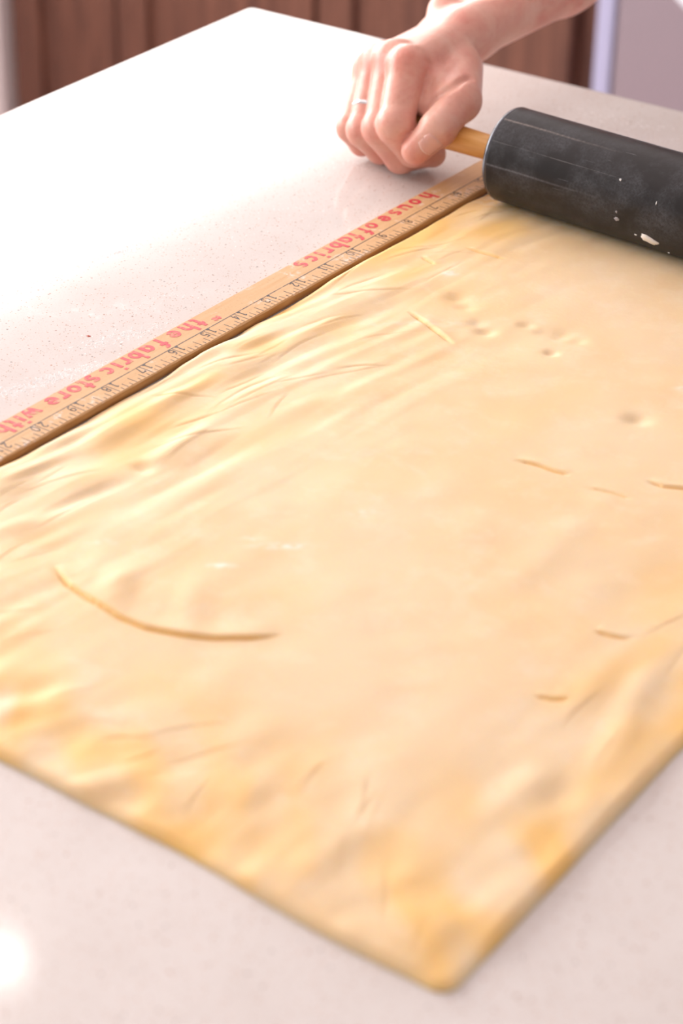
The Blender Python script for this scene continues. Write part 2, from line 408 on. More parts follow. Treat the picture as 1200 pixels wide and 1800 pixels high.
# centre of each printed letter, in inches along the stick
words = [('h', 6.40), ('o', 6.87), ('u', 7.27), ('s', 7.66), ('e', 8.08), ('o', 8.58), ('f', 8.90), ('f', 9.26), ('a', 9.55), ('b', 9.92), ('r', 10.27), ('i', 10.52), ('c', 10.82), ('s', 11.20),
         ('"', 14.38), ('t', 14.74), ('h', 15.06), ('e', 15.46), ('f', 15.92), ('a', 16.28), ('b', 16.66), ('r', 16.98), ('i', 17.20), ('c', 17.50), ('s', 17.93), ('t', 18.17), ('o', 18.46), ('r', 18.80), ('e', 19.08), ('w', 19.66), ('i', 19.97), ('t', 20.18), ('h', 20.48),
         ('m', 21.3)]
for ch, n_ in words:
    if ch not in G: continue
    allp = [p for s_ in G[ch] for p in s_]; cx = (min(p[0] for p in allp) + max(p[0] for p in allp)) / 2
    sx = xh * (1.10 if ch not in 'wi' else 1.1)
    lm = MB()
    for s_ in G[ch]:
        ribbon(lm, s_, .27, SURF0, SURF1 + .00002 * random.random(), lambda gx, gy: (-.525 * IN + gy * xh, .45 - n_ * IN - (gx - cx) * sx))
    lm.build('letter', RED, ru)
D = {
 '0': [arc(.3, .5, .27, .47, 0, 360, 24)], '1': [[(.3, 1), (.3, 0)], [(.1, .04), (.5, .04)], [(.1, .86), (.3, .98)]],
 '2': [arc(.3, .72, .25, .26, 160, -30, 10) + [(.06, .05), (.56, .05)]], '3': [arc(.28, .74, .22, .24, 150, -80, 10), arc(.28, .27, .27, .26, 80, -150, 12)],
 '4': [[(.42, 0), (.42, 1), (.02, .32), (.60, .32)]], '5': [[(.52, .96), (.14, .96), (.10, .55)] + arc(.28, .32, .26, .29, 120, -150, 12)],
 '6': [[(.50, .96)] + arc(.32, .32, .28, .62, 110, 180, 6) + arc(.32, .28, .26, .27, 180, 540, 20)], '7': [[(.04, .80), (.04, .96), (.56, .96), (.22, 0)]],
 '8': [arc(.3, .74, .21, .23, 0, 360, 18), arc(.3, .27, .26, .26, 0, 360, 18)], '9': [[(.10, .04)] + arc(.28, .68, .28, .62, -70, 0, 6) + arc(.30, .70, .25, .27, 0, 360, 20)],
}
dh = .215 * IN
for n_ in range(3, 36):
    s_ = str(n_); nm = MB()
    for i, ch in enumerate(s_):
        off = -.175 if i == 0 else .045
        for st in D[ch]:
            ribbon(nm, st, (.125 if ch != '1' else .15), SURF0, SURF1, lambda gx, gy: (.022 * IN + gy * dh, .45 - (n_ + off) * IN - gx * dh * .85))
    nm.build('numeral', BLACK, ru)
tk = MB()
def mark(x0, x1, y, wdt): tk.box(x0, x1, y - wdt / 2, y + wdt / 2, SURF0, SURF1 - .00002)
for k in range(18, 36 * 8 - 2):
    n_ = k / 8; ln = .40 if k % 8 == 0 else .265 if k % 4 == 0 else .19 if k % 2 == 0 else .10
    mark(XR1 - .0008 - ln * IN * .93, XR1 - .0009, .45 - n_ * IN, .00044)
tk.box(-.00028, .00028, L1 + .001, L0 - .001, SURF0, SURF1 - .00003)
tk.build('scale_marks', BLACK, ru)

# ---------------------------------------------------------------- dough
def vnoise(x, y, seed):
    r = np.random.RandomState(seed); T = r.rand(256, 256)
    xi = np.floor(x).astype(int); yi = np.floor(y).astype(int); fx = x - xi; fy = y - yi
    fx = fx * fx * (3 - 2 * fx); fy = fy * fy * (3 - 2 * fy)
    g = lambda a, b: T[a % 256, b % 256]
    return (g(xi, yi) * (1 - fx) + g(xi + 1, yi) * fx) * (1 - fy) + (g(xi, yi + 1) * (1 - fx) + g(xi + 1, yi + 1) * fx) * fy - .5
def polydist(X, Y, pts):
    """distance to a polyline, plus signed side and the 0..1 run along it"""
    best = np.full(X.shape, 9.0); side = np.zeros(X.shape); run = np.zeros(X.shape); n = len(pts) - 1
    for i in range(n):
        a = np.array(pts[i]); b = np.array(pts[i + 1]); d = b - a; L2 = d @ d
        t = np.clip(((X - a[0]) * d[0] + (Y - a[1]) * d[1]) / L2, 0, 1)
        ex = X - a[0] - t * d[0]; ey = Y - a[1] - t * d[1]; q = np.hypot(ex, ey)
        m_ = q < best; best = np.where(m_, q, best)
        side = np.where(m_, np.sign(d[0] * ey - d[1] * ex), side); run = np.where(m_, (i + t) / n, run)
    return best, side, run
def grade(n, e0, e1, L):
    """0..L positions with fine spacing near both ends"""
    a = np.concatenate([np.linspace(0, .006, e0)[:-1], np.linspace(.006, L - .006, n)[:-1], np.linspace(L - .006, L, e1)]); return a
DX0, DX1, DY0, DY1 = 0.0121, 0.3665, -0.7065, -0.104
gx = grade(450, 16, 16, DX1 - DX0) + DX0; gy = grade(760, 16, 16, DY1 - DY0) + DY0
X, Y = np.meshgrid(gx, gy, indexing='ij')
# distances to the straight sides, rounded corner at the near right
dl_, dr_, dn_, df_ = X - DX0, DX1 - X, Y - DY0, DY1 - Y
def cornerdist(a, b, r):
    inn = np.minimum(a, b); c = r - np.hypot(np.maximum(r - a, 0), np.maximum(r - b, 0)); return np.where((a < r) & (b < r), c, inn)
dist = np.minimum(np.minimum(cornerdist(dr_, dn_, .008), cornerdist(dl_, dn_, .012)), np.minimum(cornerdist(dl_, df_, .012), cornerdist(dr_, df_, .012)))
neg = dist < 0
# pull vertices that fall outside the rounded corners back on the outline
for ax_, sgx, cx in ((dr_, 1, DX1), (dl_, -1, DX0)):
    for by_, sgy, cy in ((dn_, -1, DY0), (df_, 1, DY1)):
        r = .008 if (sgx == 1 and sgy == -1) else .012
        mk = (ax_ < r) & (by_ < r) & neg
        ox = cx - sgx * r; oy = cy - sgy * r; q = np.hypot(X - ox, Y - oy) + 1e-9
        X = np.where(mk, ox + (X - ox) * r / q, X); Y = np.where(mk, oy + (Y - oy) * r / q, Y)
dist = np.maximum(dist, 0)
T0 = .0042
edge = np.clip(dist / .0050, 0, 1); prof_ = np.sqrt(np.clip(1 - (1 - edge) ** 2, 0, 1)) 
# wrinkles of the left side: soft long folds running along the edge, a little inwards
wl = np.exp(-(np.maximum(X - DX0, 0) / .075) ** 2) * (.35 + .65 * np.clip((-.22 - Y) / .12, 0, 1))
ang = math.radians(-6); ca, sa = math.cos(ang), math.sin(ang)
U = ca * X + sa * Y; Vv = -sa * X + ca * Y       # U across the folds, V along them
warp = vnoise(X * 28, Y * 16, 3) * .010
h = wl * (.0026 * vnoise((U + warp) * 95, Vv * 19, 4) + .0020 * vnoise((U + warp) * 160 + 9, Vv * 30, 5) + .0016 * vnoise(X * 70, Y * 45, 6))
# near side: short folds square to the edge
wn = np.exp(-(dn_ / .060) ** 2)
h += wn * (.0023 * vnoise((.77 * X + .64 * Y + vnoise(X * 25, Y * 25, 8) * .010) * 62, (.77 * Y - .64 * X) * 30, 7) * np.clip((X - .21) / .06, .15, 1) + .0016 * vnoise(X * 95, Y * 60, 9) )
# near left corner: folds slanting in
wc = np.exp(-((X - .19) / .05) ** 2 - (dn_ / .05) ** 2)
h += wc * .0026 * vnoise((X * .9 - Y * .44) * 85, (X * .44 + Y * .9) * 26, 12)
# right side: long folds parallel to the edge
wr = np.exp(-(dr_ / .050) ** 2)
h += wr * (.0021 * vnoise((X + vnoise(X * 18, Y * 14, 10) * .012) * 75, Y * 15, 11) + .001 * vnoise(X * 90, Y * 60, 13))
wf = np.exp(-(np.maximum(-Y - .13, 0) / .06) ** 2) * np.exp(-(np.maximum(X - DX0, 0) / .10) ** 2)
h += wf * .0016 * vnoise(U * 110, Vv * 28, 14)
# middle: nearly smooth
h += .0009 * vnoise(X * 24, Y * 24, 15) + .0005 * vnoise(X * 60, Y * 60, 16)
P_ = lambda *a: list(a)
# long curved fold
fold = [(0.0903, -0.5951), (0.1059, -0.6024), (0.1216, -0.6059), (0.1394, -0.6085), (0.1527, -0.6080), (0.1682, -0.6030), (0.1805, -0.5963), (0.1915, -0.5879), (0.2003, -0.5776)]
crease_shade = np.zeros(X.shape)
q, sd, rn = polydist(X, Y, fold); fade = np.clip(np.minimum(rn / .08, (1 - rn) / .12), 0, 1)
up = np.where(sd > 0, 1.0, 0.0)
crease_shade += fade * np.exp(-(q / .0013) ** 2)
h += fade * (up * .0012 * np.exp(-(q / .010) ** 2) - .0017 * np.exp(-(q / .0009) ** 2))
lob = np.exp(-((X - .128) / .035) ** 2 - ((Y + .585) / .018) ** 2)
h += lob * .0046 * vnoise((X + Y * .5) * 75 + 3, (Y - X) * 14, 17) + lob * .0007
cracks = [([(0.0676, -0.2944), (0.082, -0.3004), (0.095, -0.3064), (0.1092, -0.3136)], 1.0), ([(0.1974, -0.3954), (0.2087, -0.3935), (0.218, -0.3937), (0.2256, -0.3925)], 1.2),
          ([(0.2373, -0.398), (0.2492, -0.3954), (0.2594, -0.3952)], .5), ([(0.2563, -0.3756), (0.2649, -0.3762), (0.2737, -0.372), (.283, -.369)], 1.3), ([(0.3001, -0.4978), (0.3066, -0.497), (0.3161, -0.494)], 1.1),
          ([(0.3049, -0.5518), (0.3115, -0.5497), (0.3172, -0.5454)], .8), ([(0.0481, -0.2092), (0.0599, -0.2088), (0.0739, -0.2075)], .7), ([(0.0351, -0.2339), (0.0472, -0.2378)], .6)]
for pts, amp in cracks:
    q, sd, rn = polydist(X, Y, pts); fade = np.clip(np.minimum(rn / .2, (1 - rn) / .2), 0, 1)
    crease_shade += min(1, amp) * .75 * fade * np.exp(-(q / .0010) ** 2)
    h += fade * amp * (-.0014 * np.exp(-(q / .0010) ** 2) + .0006 * np.exp(-(q / .0045) ** 2) * (sd > 0))
q, sd, rn = polydist(X, Y, [(0.2533, -0.4842), (0.2535, -0.4639), (0.251, -0.436), (0.2505, -0.4053)]); h += .0005 * np.exp(-(q / .009) ** 2)
q, sd, rn = polydist(X, Y, [(0.3556, -0.6101), (0.3462, -0.5608), (0.3362, -0.5212), (0.3275, -0.4822)]); h += np.sin(np.pi * np.clip(rn, 0, 1)) * .0011 * np.exp(-(q / .007) ** 2)
for dx, dy, r_, a_ in [(0.0797, -0.2657, .006, 1), (0.0894, -0.2722, .005, .6), (0.1135, -0.2903, .005, 1.1), (0.105, -.285, .004, .6), (0.1263, -0.2711, .004, .7), (0.1535, -0.2914, .0035, 1), (0.1466, -0.2705, .006, .9), (0.1569, -0.2708, .004, .6), (0.2233, -0.3263, .006, 1.2), (0.0657, -0.5068, .005, 1), (.137, -.273, .005, .6)]:
    q = np.hypot(X - dx, Y - dy); h += -a_ * .0016 * np.exp(-(q / r_) ** 2)
# short crisp creases along the folds near the edges
rc = np.random.RandomState(12)
def crease(x0, y0, ang_, ln, amp, bend):
    global h
    n = 5; pts = [(x0, y0)]; a = ang_
    for _ in range(n): a += bend * (rc.rand() - .3); pts.append((pts[-1][0] + math.sin(a) * ln / n, pts[-1][1] + math.cos(a) * ln / n))
    px_, py_ = [p[0] for p in pts], [p[1] for p in pts]
    i0, i1 = np.searchsorted(gx, [min(px_) - .02, max(px_) + .02]); j0, j1 = np.searchsorted(gy, [min(py_) - .02, max(py_) + .02])
    if i1 <= i0 or j1 <= j0: return
    q, sd, rn = polydist(X[i0:i1, j0:j1], Y[i0:i1, j0:j1], pts); fade = np.clip(np.minimum(rn, 1 - rn) / .3, 0, 1)
    h[i0:i1, j0:j1] += fade * amp * (-.00018 * np.exp(-(q / .0009) ** 2) + .00028 * np.exp(-(q / .005) ** 2) * (sd > 0))
for _ in range(40): crease(DX0 + .004 + abs(rc.randn()) * .040, -.24 - rc.rand() * .42, math.radians(8 + 14 * rc.randn()), .018 + .04 * rc.rand(), .4 + .8 * rc.rand(), .30)
for _ in range(12): crease(DX0 + .004 + abs(rc.randn()) * .03, -.13 - rc.rand() * .12, math.radians(16 + 14 * rc.randn()), .015 + .03 * rc.rand(), .4 + .5 * rc.rand(), .30)
for _ in range(9): crease(.10 + .12 * rc.rand(), DY0 + .005 + .05 * rc.rand(), math.radians(28 + 9 * rc.randn()), .015 + .03 * rc.rand(), .4 + .5 * rc.rand(), .30)
for _ in range(9): crease(.24 + .11 * rc.rand(), DY0 + .006 + .05 * rc.rand(), math.radians(-35 + 10 * rc.randn()), .015 + .025 * rc.rand(), .4 + .5 * rc.rand(), .30)
for _ in range(9): crease(DX1 - .008 - .04 * rc.rand(), -.64 + .26 * rc.rand(), math.radians(-6 + 9 * rc.randn()), .02 + .04 * rc.rand(), .5 + .6 * rc.rand(), .30)
h = np.clip(h, -.0030, .0046)
# the pin has pressed the far end thin
press = 1 - .38 * np.exp(-((Y + .131) / .016) ** 2) ; h *= 1 - np.exp(-((Y + .131) / .022) ** 2)
Z = .0003 + (T0 * press + h) * prof_
Z = np.maximum(Z, .0003)
# ragged left side that here and there touches the stick
wav = .0013 * vnoise(Y * 26 + 5, Y * 0, 18) + .0009 * vnoise(Y * 70 + 2, Y * 0, 19)
for yc, wd, am in ((-.51, .022, .0008), (-.430, .012, .0016), (-.315, .014, .0010), (-.235, .030, .0005)): wav = wav + am * np.exp(-((Y - yc) / wd) ** 2)
for yc, wd, am in ((-.390, .010, .0030), (-.357, .008, .0020), (-.47, .012, .0015), (-.16, .03, .0012)): wav = wav - am * np.exp(-((Y - yc) / wd) ** 2)
X2 = X + np.maximum(wav, -.0011) * np.exp(-(dl_ / .012))
X2 = X2 + (.0016 * vnoise(Y * 9, Y * 0, 20)) * np.exp(-(dr_ / .02))
Y2 = Y + (.0022 * vnoise(X * 12, X * 0, 21) + .0009 * vnoise(X * 40, X * 0, 22)) * np.exp(-(dn_ / .02))
# the near right corner is drawn out a little
q = np.clip((X - .24) / .09, 0, 1); Y2 = Y2 - .0055 * q * q * (3 - 2 * q) * np.exp(-(dn_ / .06) ** 2)
q = np.clip((-.55 - Y) / .15, 0, 1); X2 = X2 + .0040 * q * np.exp(-(dr_ / .06) ** 2)
nx_, ny_ = X.shape
idx = np.arange(nx_ * ny_).reshape(nx_, ny_)
F_ = np.stack([idx[:-1, :-1], idx[1:, :-1], idx[1:, 1:], idx[:-1, 1:]], -1).reshape(-1, 4)
V_ = np.stack([X2, Y2, Z], -1).reshape(-1, 3)
bl = np.concatenate([idx[0, :], idx[1:, -1], idx[-1, -2::-1], idx[-2:0:-1, 0]])          # outline, then the flat under side
bv = V_[bl].copy(); bv[:, 2] = .0002; b0 = len(V_); nb = len(bl); cen = b0 + nb
V_ = np.concatenate([V_, bv, [[(DX0 + DX1) / 2, (DY0 + DY1) / 2, .0002]]])
k_ = np.arange(nb); k1 = (k_ + 1) % nb
skirt = np.stack([bl[k_], bl[k1], b0 + k1, b0 + k_], -1); half = np.stack([b0 + k_[0::2], b0 + (k_[0::2] + 1) % nb, b0 + (k_[0::2] + 2) % nb, np.full(len(k_[0::2]), cen)], -1)
F_ = np.concatenate([F_, skirt, half])
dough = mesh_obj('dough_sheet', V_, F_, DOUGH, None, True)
NPAD = nb + 1
fl = np.zeros(X.shape)
for dx, dy, rx, ry, a_ in [(.1706, -.4785, .006, .003, .5), (.1477, -.5512, .006, .002, .8), (.158, -.523, .012, .0022, .8), (.0946, -.5677, .006, .002, .6), (.1435, -.5261, .004, .002, .5), (.06, -.243, .004, .003, .8), (.085, -.30, .03, .004, .25), (.10, -.14, .2, .012, .35), (.225, -.285, .004, .003, .6)]:
    a_th = math.radians(38); ux = (X - dx) * math.cos(a_th) + (Y - dy) * math.sin(a_th); uy = -(X - dx) * math.sin(a_th) + (Y - dy) * math.cos(a_th)
    if rx > .1: ux, uy = X - dx, Y - dy
    fl += a_ * np.exp(-(ux / rx) ** 2 - (uy / ry) ** 2) * np.clip(.6 + 2.2 * vnoise(X * 420, Y * 420, 31), 0, 1.3)
at = dough.data.attributes.new('flour', 'FLOAT', 'POINT'); at.data.foreach_set('value', np.concatenate([np.clip(fl, 0, 1).astype(np.float32).ravel(), np.zeros(NPAD, np.float32)]))
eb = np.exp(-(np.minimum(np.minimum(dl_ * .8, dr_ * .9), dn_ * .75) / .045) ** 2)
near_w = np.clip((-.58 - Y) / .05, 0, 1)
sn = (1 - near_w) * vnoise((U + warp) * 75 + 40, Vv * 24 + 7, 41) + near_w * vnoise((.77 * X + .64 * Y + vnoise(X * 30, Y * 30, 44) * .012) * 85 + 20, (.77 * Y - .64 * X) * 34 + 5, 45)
bare = eb * np.clip(.26 + 1.9 * sn + .8 * vnoise(X * 55 + 3, Y * 40, 42), 0, 1) + np.clip(1.2 * vnoise(X * 22 + 9, Y * 22, 43) - .28, 0, .5) + .9 * crease_shade      # edges have less flour; cracks and fold get painted-in orange crease shade
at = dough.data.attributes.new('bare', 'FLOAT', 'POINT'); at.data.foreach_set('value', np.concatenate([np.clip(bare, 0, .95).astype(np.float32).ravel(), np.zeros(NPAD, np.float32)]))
tag(dough, 'large pale yellow sheet of rolled dough, creased at its edges, on the counter', 'dough')

# ---------------------------------------------------------------- rolling pin
YAW = math.radians(-2.5625); PR = .02753; PC = (0.0, -0.131375, .0030 + PR + .0003)
pin = tag(empty('rolling_pin', (PC[0], PC[1], PC[2]), (math.radians(-35), 0, YAW)), 'black rolling pin with a wooden handle, pressed on the far end of the dough', 'rolling pin')
X0, X1 = .0265, .2865
capr = [(X0 + .0032, .0245), (X0 + .0006, .0250), (X0 - .0002, .0257), (X0 - .0002, .0264), (X0 + .0006, .0272), (X0 + .0018, PR + .00012), (X0 + .0028, PR + .00006), (X0 + .0032, PR - .0003)]
rp = [(X0 + .003, .0085), (X0 + .0012, .0095), (X0 + .0010, .0235), (X0, .0250), (X0 + .0003, .0263), (X0 + .0016, .0273), (X0 + .0028, PR - .0001), (X0 + .0034, PR), (X0 + .004, PR)]
rp += [(X0 + .004 + (X1 - X0 - .008) * k / 24, PR) for k in range(1, 25)]
rp += [(X1 - .0016, .0270), (X1, .0255), (X1 - .0010, .0235), (X1 - .0012, .0095), (X1 - .003, .0085)]
cap = MB().lathe_x(capr, 128)
cap.f = cap.f[:-2]
co_ = cap.build('end_rim', RIM, pin); smooth_by_angle(co_, 60); co_['label'] = 'polished dark end rim'
ro = MB().lathe_x(rp, 128).build('roller', ROLLER, pin); smooth_by_angle(ro, 25)
hpf = [(.030, .0068), (.024, .0070), (.014, .0073), (.004, .0076), (-.010, .0079), (-.030, .0085), (-.052, .0088), (-.070, .0083), (-.080, .0068), (-.084, .0045), (-.0855, .0015)]
ho = MB().lathe_x([(x, r) for x, r in reversed(hpf)], 40).build('handle', HANDLE, pin); smooth_by_angle(ho, 60); ho['label'] = 'light wooden handle held in the hand'
ho2 = MB().lathe_x([(X1 - .0035 + (.030 - x), r) for x, r in hpf], 40).build('handle', HANDLE, pin); smooth_by_angle(ho2, 60)

# flecks stuck on the pin
def fleck(ax, angdeg, sx, sy, th, name, label, seed, group=None, rot=0.0, material=FLOUR):
    r = np.random.RandomState(seed); rot_ = rot
    n = 14; v = []; f = []
    a = math.radians(angdeg)
    e1 = Vector((math.cos(YAW), math.sin(YAW), 0)); ny3 = Vector((-math.sin(YAW), math.cos(YAW), 0)); nor = ny3 * math.cos(a) + Vector((0, 0, 1)) * math.sin(a); e2 = nor.cross(e1)
    c = Vector(PC) + e1 * ax
    rad = [1 + .28 * (r.rand() - .5) * 2 for _ in range(n)]
    def put(u, w, lift):
        an = a + (w / PR) * (1 if (ny3 * -math.sin(a) + Vector((0, 0, 1)) * math.cos(a)).dot(e2) > 0 else -1)
        return c + e1 * u + (ny3 * math.cos(an) + Vector((0, 0, 1)) * math.sin(an)) * (PR + lift)
    for ring, (s, lf) in enumerate(((1, -.0001), (.88, th * .7), (.5, th))):
        for k in range(n):
            t = 2 * math.pi * k / n; uu = math.cos(t) * sx * rad[k] * s; ww = math.sin(t) * sy * rad[k] * s
            u = uu * math.cos(rot_) - ww * math.sin(rot_); w_ = uu * math.sin(rot_) + ww * math.cos(rot_)
            v.append(put(u, w_, lf * (1 + .3 * r.rand())))
    v.append(put(0, 0, th))
    for ring in range(2):
        for k in range(n): b = ring * n; f.append((b + k, b + (k + 1) % n, b + n + (k + 1) % n, b + n + k))
    for k in range(n): f.append((2 * n + k, 2 * n + (k + 1) % n, 3 * n))
    o = mesh_obj(name, v, f, material, None, True)
    return tag(o, label, 'crumb', group)
SCRAP = mat('dough_scrap', (.86, .80, .74), .7, sss=.2, radius=(1, .8, .5), scale=.002)
fleck(.1370, -149.3, .0062, .0026, .0010, 'dough_scrap', 'long white scrap of dough stuck low on the black roller', 3, rot=-.22, material=SCRAP)
fleck(.1173, -166.4, .0015, .0012, .0003, 'flour_fleck', 'grey smeared fleck low on the black roller, left of the long white scrap', 4, rot=.3, material=mat('grey_fleck', (.34, .32, .34), .6))
fleck(.1156, 147.0, .0007, .0007, .0004, 'flour_fleck', 'tiny bright round fleck high on the middle of the black roller', 5)
fleck(.1287, -151, .0008, .0006, .0003, 'flour_fleck', 'tiny crumb beside the left end of the long white scrap', 6)
fleck(.1469, -130.4, .0006, .0005, .0003, 'flour_fleck', 'tiny crumb right of the long white scrap, near the dough', 8)
fleck(.1173, -176, .0006, .0008, .0003, 'flour_fleck', 'tiny grey fleck just above the grey smeared fleck on the roller', 9, material=bpy.data.materials['grey_fleck'])
fleck(.1408, 160.5, .0003, .0010, .0002, 'flour_fleck', 'thin upright white fleck at the right of the black roller', 10)

# ---------------------------------------------------------------- loose flour on the counter (nobody could count it)
r = np.random.RandomState(5); fm = MB()
def grain(x, y, z, s, hgt):
    n = 5; a0 = r.rand() * 6.28; v = [(x + s * math.cos(a0 + 6.283 * k / n) * (.6 + .8 * r.rand()), y + s * math.sin(a0 + 6.283 * k / n) * (.6 + .8 * r.rand()), z) for k in range(n)] + [(x, y, z + hgt)]
    fm.add(v, [(k, (k + 1) % n, n) for k in range(n)])
for cx, cy, sx, sy, th, n, s in ((-.1073, -.3265, .006, .0022, 1.1, 110, .0007), (-.0334, -.4636, .020, .0035, 1.25, 620, .0006), (-.026, -.440, .010, .003, 1.2, 90, .0006), (-.1326, -.1654, .010, .004, 1.2, 70, .0007), (-.0729, -.1358, .010, .005, .6, 50, .0006),
                             (-.0354, -.4009, .016, .004, 1.2, 300, .0006), (-.05, -.36, .014, .005, 1.0, 60, .0005), (-.075, -.25, .04, .012, 1.2, 110, .0005), (.02, .026, .020, .006, .1, 90, .0006), (-.08, -.36, .05, .02, 1.3, 90, .0004), (-.11, -.2, .03, .01, 1.2, 60, .0005)):
    for _ in range(n):
        a, b = r.randn() * sx, r.randn() * sy
        x = cx + a * math.cos(th) - b * math.sin(th); y = cy + a * math.sin(th) + b * math.cos(th)
        if XR0 - .001 < x < XR1 + .001 and y < -.05: continue
        q = s * (.35 + .75 * r.rand()); grain(x, y, 0.0, q, q * .28)
tag(fm.build('flour_dusting', FLOUR), 'loose white flour sprinkled in streaks on the counter left of the yardstick', 'flour', kind='stuff')
chip = MB(); chip.add([(-.0014, -.0006, 0), (.0, -.0009, 0), (.0014, -.0002, 0), (.0008, .0009, 0), (-.0010, .0008, 0), (0, 0, .0005)], [(0, 1, 5), (1, 2, 5), (2, 3, 5), (3, 4, 5), (4, 0, 5)])
co = chip.build('red_crumb', mat('red_crumb', (.45, .06, .03), .6)); co.location = (-.0498, -.4128, .0); tag(co, 'tiny red crumb on the counter above the word fabric', 'crumb')

# ---------------------------------------------------------------- hand and forearm (one continuous skin, polygonised from a distance field)
mm = .001
HJ = dict(
 index=[(-49.6, -127.0, 63.7), (-39.2, -153.0, 38.0), (-34.5, -140.0, 19.5), (-31.5, -124.0, 13.5)],
 middle=[(-63.5, -121.0, 62.4), (-52.8, -149.0, 31.4), (-46.0, -137.0, 11.5), (-40.5, -119.0, 9.5)],
 ring=[(-76.1, -117.0, 57.8), (-67.8, -145.0, 25.6), (-63.0, -133.0, 11.5), (-60.0, -117.0, 9.0)],
 pinky=[(-84.8, -115.0, 50.0), (-81.0, -139.5, 22.5), (-79.0, -130.0, 10.5), (-77.0, -116.0, 8.5)])
HR = dict(index=(11.4, 11.2, 9.2, 8.0), middle=(11.6, 10.6, 9.0, 8.0), ring=(11.0, 9.8, 8.6, 7.6), pinky=(9.8, 8.3, 7.4, 6.8))
TH = [(-41.0, -84.0, 53.0), (-14.0, -124.0, 51.0), (-13.5, -147.0, 41.0), (-22.5, -156.0, 28.0)]; TR = (13.5, 11.6, 10.4, 8.6)
W0 = (-64.0, -51.0, 60.0)
def axis_coords(lo, hi, fine0, fine1, df, dc):
    a = [np.arange(fine0, fine1, df)]
    if lo < fine0: a.insert(0, np.linspace(lo, fine0, max(2, int((fine0 - lo) / dc)))[:-1])
    if hi > fine1: a.append(np.linspace(a[-1][-1] + df, hi, max(2, int((hi - fine1) / dc))))
    return np.concatenate(a)
ax_x = axis_coords(-125, 60, -112, 8, .85, 2.2); ax_y = axis_coords(-172, 190, -172, -10, .85, 3.0); ax_z = axis_coords(-2, 165, -2, 84, .85, 2.6)
GX, GY, GZ = np.meshgrid(ax_x, ax_y, ax_z, indexing='ij'); GX = GX.astype(np.float32); GY = GY.astype(np.float32); GZ = GZ.astype(np.float32)
def cone(a, b, ra, rb):
    a = np.array(a, np.float32); b = np.array(b, np.float32); d = b - a; L2 = float(d @ d)
    t = np.clip(((GX - a[0]) * d[0] + (GY - a[1]) * d[1] + (GZ - a[2]) * d[2]) / L2, 0, 1)
    return np.sqrt((GX - a[0] - t * d[0]) ** 2 + (GY - a[1] - t * d[1]) ** 2 + (GZ - a[2] - t * d[2]) ** 2) - (ra + (rb - ra) * t)
def ball(c, r_): return np.sqrt((GX - c[0]) ** 2 + (GY - c[1]) ** 2 + (GZ - c[2]) ** 2) - r_
def smin(a, b, k):
    hh = np.clip(.5 + .5 * (b - a) / k, 0, 1); return b + (a - b) * hh - k * hh * (1 - hh)
def lerp(a, b, t): return tuple(np.array(a) * (1 - t) + np.array(b) * t)
def add3(a, b): return tuple(np.array(a) + np.array(b))
trans = np.array(HJ['index'][0]) - np.array(HJ['pinky'][0]); trans = trans / np.linalg.norm(trans)
wi = add3(W0, trans * 12); wp = add3(W0, -trans * 12)
# palm
palm = None
for k, (nme, t) in enumerate((('index', 11), ('middle', 4), ('ring', -4), ('pinky', -11))):
    mc = HJ[nme][0]; c_ = cone(add3(mc, (0, 3, -1)), add3(W0, trans * t), HR[nme][0] + .4, 13.5)
    palm = c_ if palm is None else smin(palm, c_, 7)
palm = smin(palm, cone(add3(HJ['middle'][0], (4, 14, -10)), add3(W0, (0, -14, -8)), 10, 13), 8)
E1 = (-56.0, 41.0, 72.0); E2 = (-18.0, 176.0, 112.0)
fa = smin(cone(wi, add3(E1, trans * 15), 15.5, 20), cone(wp, add3(E1, -trans * 15), 15.0, 20), 12)
fa = smin(fa, smin(cone(add3(E1, trans * 15), add3(E2, trans * 18), 20, 27), cone(add3(E1, -trans * 15), add3(E2, -trans * 16), 20, 26), 14), 10)
body = smin(palm, fa, 12)
body = smin(body, ball((-85.0, -38.0, 69.0), 8.5), 8)         # ulnar styloid
fing = None
for nme in ('index', 'middle', 'ring', 'pinky'):
    j, rr = HJ[nme], HR[nme]
    c_ = smin(smin(cone(j[0], j[1], rr[0], rr[1] - .6), cone(j[1], j[2], rr[1], rr[2]), 2.5), cone(j[2], j[3], rr[2], rr[3]), 2.5)
    c_ = smin(c_, ball(add3(lerp(j[0], j[1], .97), (0, -.6, .8)), rr[1] - .1), 2)
    fing = c_ if fing is None else smin(fing, c_, .9)
hand = smin(body, fing, 6)
for nme in ('index', 'middle', 'ring', 'pinky'): hand = smin(hand, ball(add3(HJ[nme][0], (0, -.5, 3.0)), HR[nme][0] - 2.6), 7)
thumb = smin(smin(cone(TH[0], TH[1], TR[0], TR[1]), cone(TH[1], TH[2], TR[1], TR[2]), 4), cone(TH[2], TH[3], TR[2], TR[3]), 3)
thumb = smin(thumb, ball(TH[2], TR[2] + .3), 2)
palm_th = smin(body, cone(TH[0], TH[1], TR[0], TR[1]), 9)
palm_th = smin(palm_th, smin(cone((-42.0, -116.0, 55.0), (-22.0, -124.0, 52.0), 10.5, 9.5), cone((-40.0, -128.0, 46.0), (-24.0, -134.0, 45.0), 7.5, 7.5), 8), 8)
thumb2 = smin(palm_th, thumb, 4)
F = smin(hand, thumb2, 1.0)
